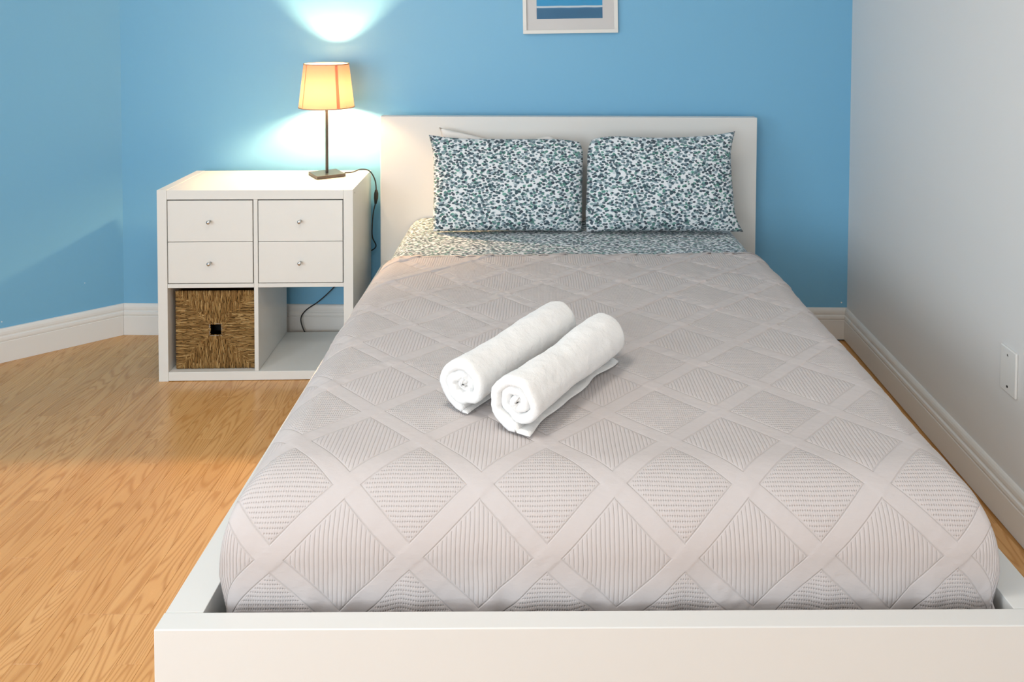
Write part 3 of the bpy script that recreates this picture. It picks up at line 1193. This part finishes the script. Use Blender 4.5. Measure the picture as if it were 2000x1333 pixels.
bm = bmesh.new()
lathe(bm, [(0, ZBULB - 0.030), (0.008, ZBULB - 0.029), (0.011, ZBULB - 0.018), (0.0175, ZBULB - 0.006), (0.0195, ZBULB + 0.004), (0.016, ZBULB + 0.015), (0.008, ZBULB + 0.0215), (0, ZBULB + 0.023)], 14)
BULB_AREA = 0.0042
obj('bulb', bm_mesh(bm, 'bulb', True), m_emit('bulb_glow', (1.0, 0.62, 0.30), LAMP_POWER / (math.pi * BULB_AREA)), lamp)
bm = bmesh.new()
prof = [(RB, ZS0), (RT, ZS1)]
lathe(bm, [(RB, ZS0), (RB - (RB - RT) * 0.5, (ZS0 + ZS1) / 2), (RT, ZS1)], 72)
shade = obj('lamp_shade', bm_mesh(bm, 'lamp_shade', True), M_SHADE, lamp)
# rolled rims
for r, z in ((RB, ZS0), (RT, ZS1)):
    bm = bmesh.new()
    lathe(bm, [(r - 0.0012, z - 0.002), (r + 0.0012, z - 0.002), (r + 0.0012, z + 0.002), (r - 0.0012, z + 0.002), (r - 0.0012, z - 0.002)], 72)
    obj('rim', bm_mesh(bm, 'rim', True), M_SHADE, shade)
# darker overlapping bands sewn on the shade
for ang0, ang1, mm in ((-54, -47, M_SHADEBAND), (-133, -130.5, M_SHADEBAND), (62, 68, M_SHADEBAND)):
    bm = bmesh.new()
    prev = None
    for zf in (0.0, 0.25, 0.5, 0.75, 1.0):
        z = ZS0 + (ZS1 - ZS0) * zf
        r = RB + (RT - RB) * zf + 0.0012
        row = [bm.verts.new((r * math.cos(math.radians(ang0 + (ang1 - ang0) * k / 4)), r * math.sin(math.radians(ang0 + (ang1 - ang0) * k / 4)), z)) for k in range(5)]
        if prev:
            for k in range(4):
                bm.faces.new((prev[k], prev[k + 1], row[k + 1], row[k]))
        prev = row
    obj('fabric_band', bm_mesh(bm, 'fabric_band', True), mm, shade)
# wire spider that carries the shade on the socket
bm = bmesh.new()
for k in range(3):
    an = math.radians(90 + 120 * k)
    rz = RB - (RB - RT) * 0.12
    add_tube(bm, [(0.0145 * math.cos(an), 0.0145 * math.sin(an), ZBULB - 0.04), (0.117 * math.cos(an), 0.117 * math.sin(an), ZS0 + 0.012)], 0.0012, 6)
obj('shade_carrier', bm_mesh(bm, 'shade_carrier'), M_STEEL, lamp)
# cord: over the top, down between unit and headboard, behind the unit to the floor
W = lambda x, y, z: (x - LX, y - LY, z - ZC - 0.0005)
cp = [W(-0.866, 3.440, .7775), W(-0.835, 3.452, .778), W(-0.80, 3.466, .788), W(-0.766, 3.483, .776), W(-0.744, 3.488, .735),
      W(-0.739, 3.489, .685), W(-0.742, 3.489, .637), W(-0.752, 3.490, .591), W(-0.757, 3.490, .534), W(-0.757, 3.492, .48),
      W(-0.754, 3.548, .42), W(-0.80, 3.553, .385), W(-0.88, 3.553, .32), W(-0.938, 3.553, .240), W(-1.008, 3.553, .172),
      W(-1.070, 3.552, .128), W(-1.094, 3.551, .09), W(-1.084, 3.550, .043), W(-1.062, 3.550, .0045)]
bm = bmesh.new()
add_tube(bm, spline(cp, 8), 0.0028, 8)
cord = obj('cord', bm_mesh(bm, 'cord', True), M_BLACK, lamp)
bm = bmesh.new()
sw = [Vector(W(-0.739, 3.489, .692)), Vector(W(-0.739, 3.489, .675)), Vector(W(-0.740, 3.489, .655)), Vector(W(-0.742, 3.489, .630))]
add_tube(bm, sw, 0.008, 10, radii=[0.005, 0.0095, 0.0095, 0.005])
obj('switch', bm_mesh(bm, 'switch', True), M_BLACK, cord)

# ------------------------------------------------------------------ framed print on the back wall
FW, FH_, FR, FD = 0.426, 0.53, 0.0165, 0.022
pic = tag(obj('framed_print', None, loc=(-0.093, 3.5775 - 0.0007, 1.384), rot=(0, math.radians(-1.15), -0.009)), 'white framed blue sea print hanging above the headboard', 'picture')
for nm, a in (('frame_side', (0, FR, -FD, 0, FR, FH_ - FR)), ('frame_side', (FW - FR, FW, -FD, 0, FR, FH_ - FR)), ('frame_side', (0, FW, -FD, 0, 0, FR)), ('frame_side', (0, FW, -FD, 0, FH_ - FR, FH_))):
    obj(nm, box_mesh(nm, *a, bev=0.001), M_LACQ, pic)
obj('backing', box_mesh('backing', FR, FW - FR, -0.006, -0.001, FR, FH_ - FR), mat('backing_board', (0.3, 0.25, 0.2), 0.9), pic)
pw0, pw1, ph0, ph1 = 0.062, FW - 0.068, 0.066, FH_ - 0.066
pr = obj('print', box_mesh('print', 0, pw1 - pw0, -0.0085, -0.0061, 0, ph1 - ph0), M_PRINT, pic, loc=(pw0, 0, ph0))
bm = bmesh.new()
add_box(bm, FR, pw0, -0.0105, -0.0087, FR, FH_ - FR)
add_box(bm, pw1, FW - FR, -0.0105, -0.0087, FR, FH_ - FR)
add_box(bm, pw0, pw1, -0.0105, -0.0087, FR, ph0)
add_box(bm, pw0, pw1, -0.0105, -0.0087, ph1, FH_ - FR)
obj('mat_board', bm_mesh(bm, 'mat_board'), M_MATBOARD, pic)
obj('glass_pane', box_mesh('glass_pane', FR, FW - FR, -0.0135, -0.0125, FR, FH_ - FR), M_GLASS, pic)

# ------------------------------------------------------------------ wall plate on the right wall
sP = (CR.y - 2.255) / -RW.y
pp = CR + RW * sP
plate = tag(obj('wall_plate', None, loc=(pp.x, pp.y, 0.449), rot=(0, 0, -0.0244 * -1 + math.pi / 2)), 'white blank outlet plate on the right wall above the baseboard', 'wall plate')
plate.rotation_euler = (0, 0, math.atan2(RW.y, RW.x))
# local x runs along the wall towards the camera, local -y points into the room
obj('plate', box_mesh('plate', -0.040, 0.040, -0.0075, -0.0003, -0.066, 0.066, bev=0.0028, seg=3), M_PLATE, plate)
for z in (0.046, -0.046):
    bm = bmesh.new()
    add_tube(bm, [(0, -0.0070, z), (0, -0.0088, z)], 0.0035, 12)
    obj('screw', bm_mesh(bm, 'screw'), M_STEEL if z > 0 else M_DARKHOLE, plate)
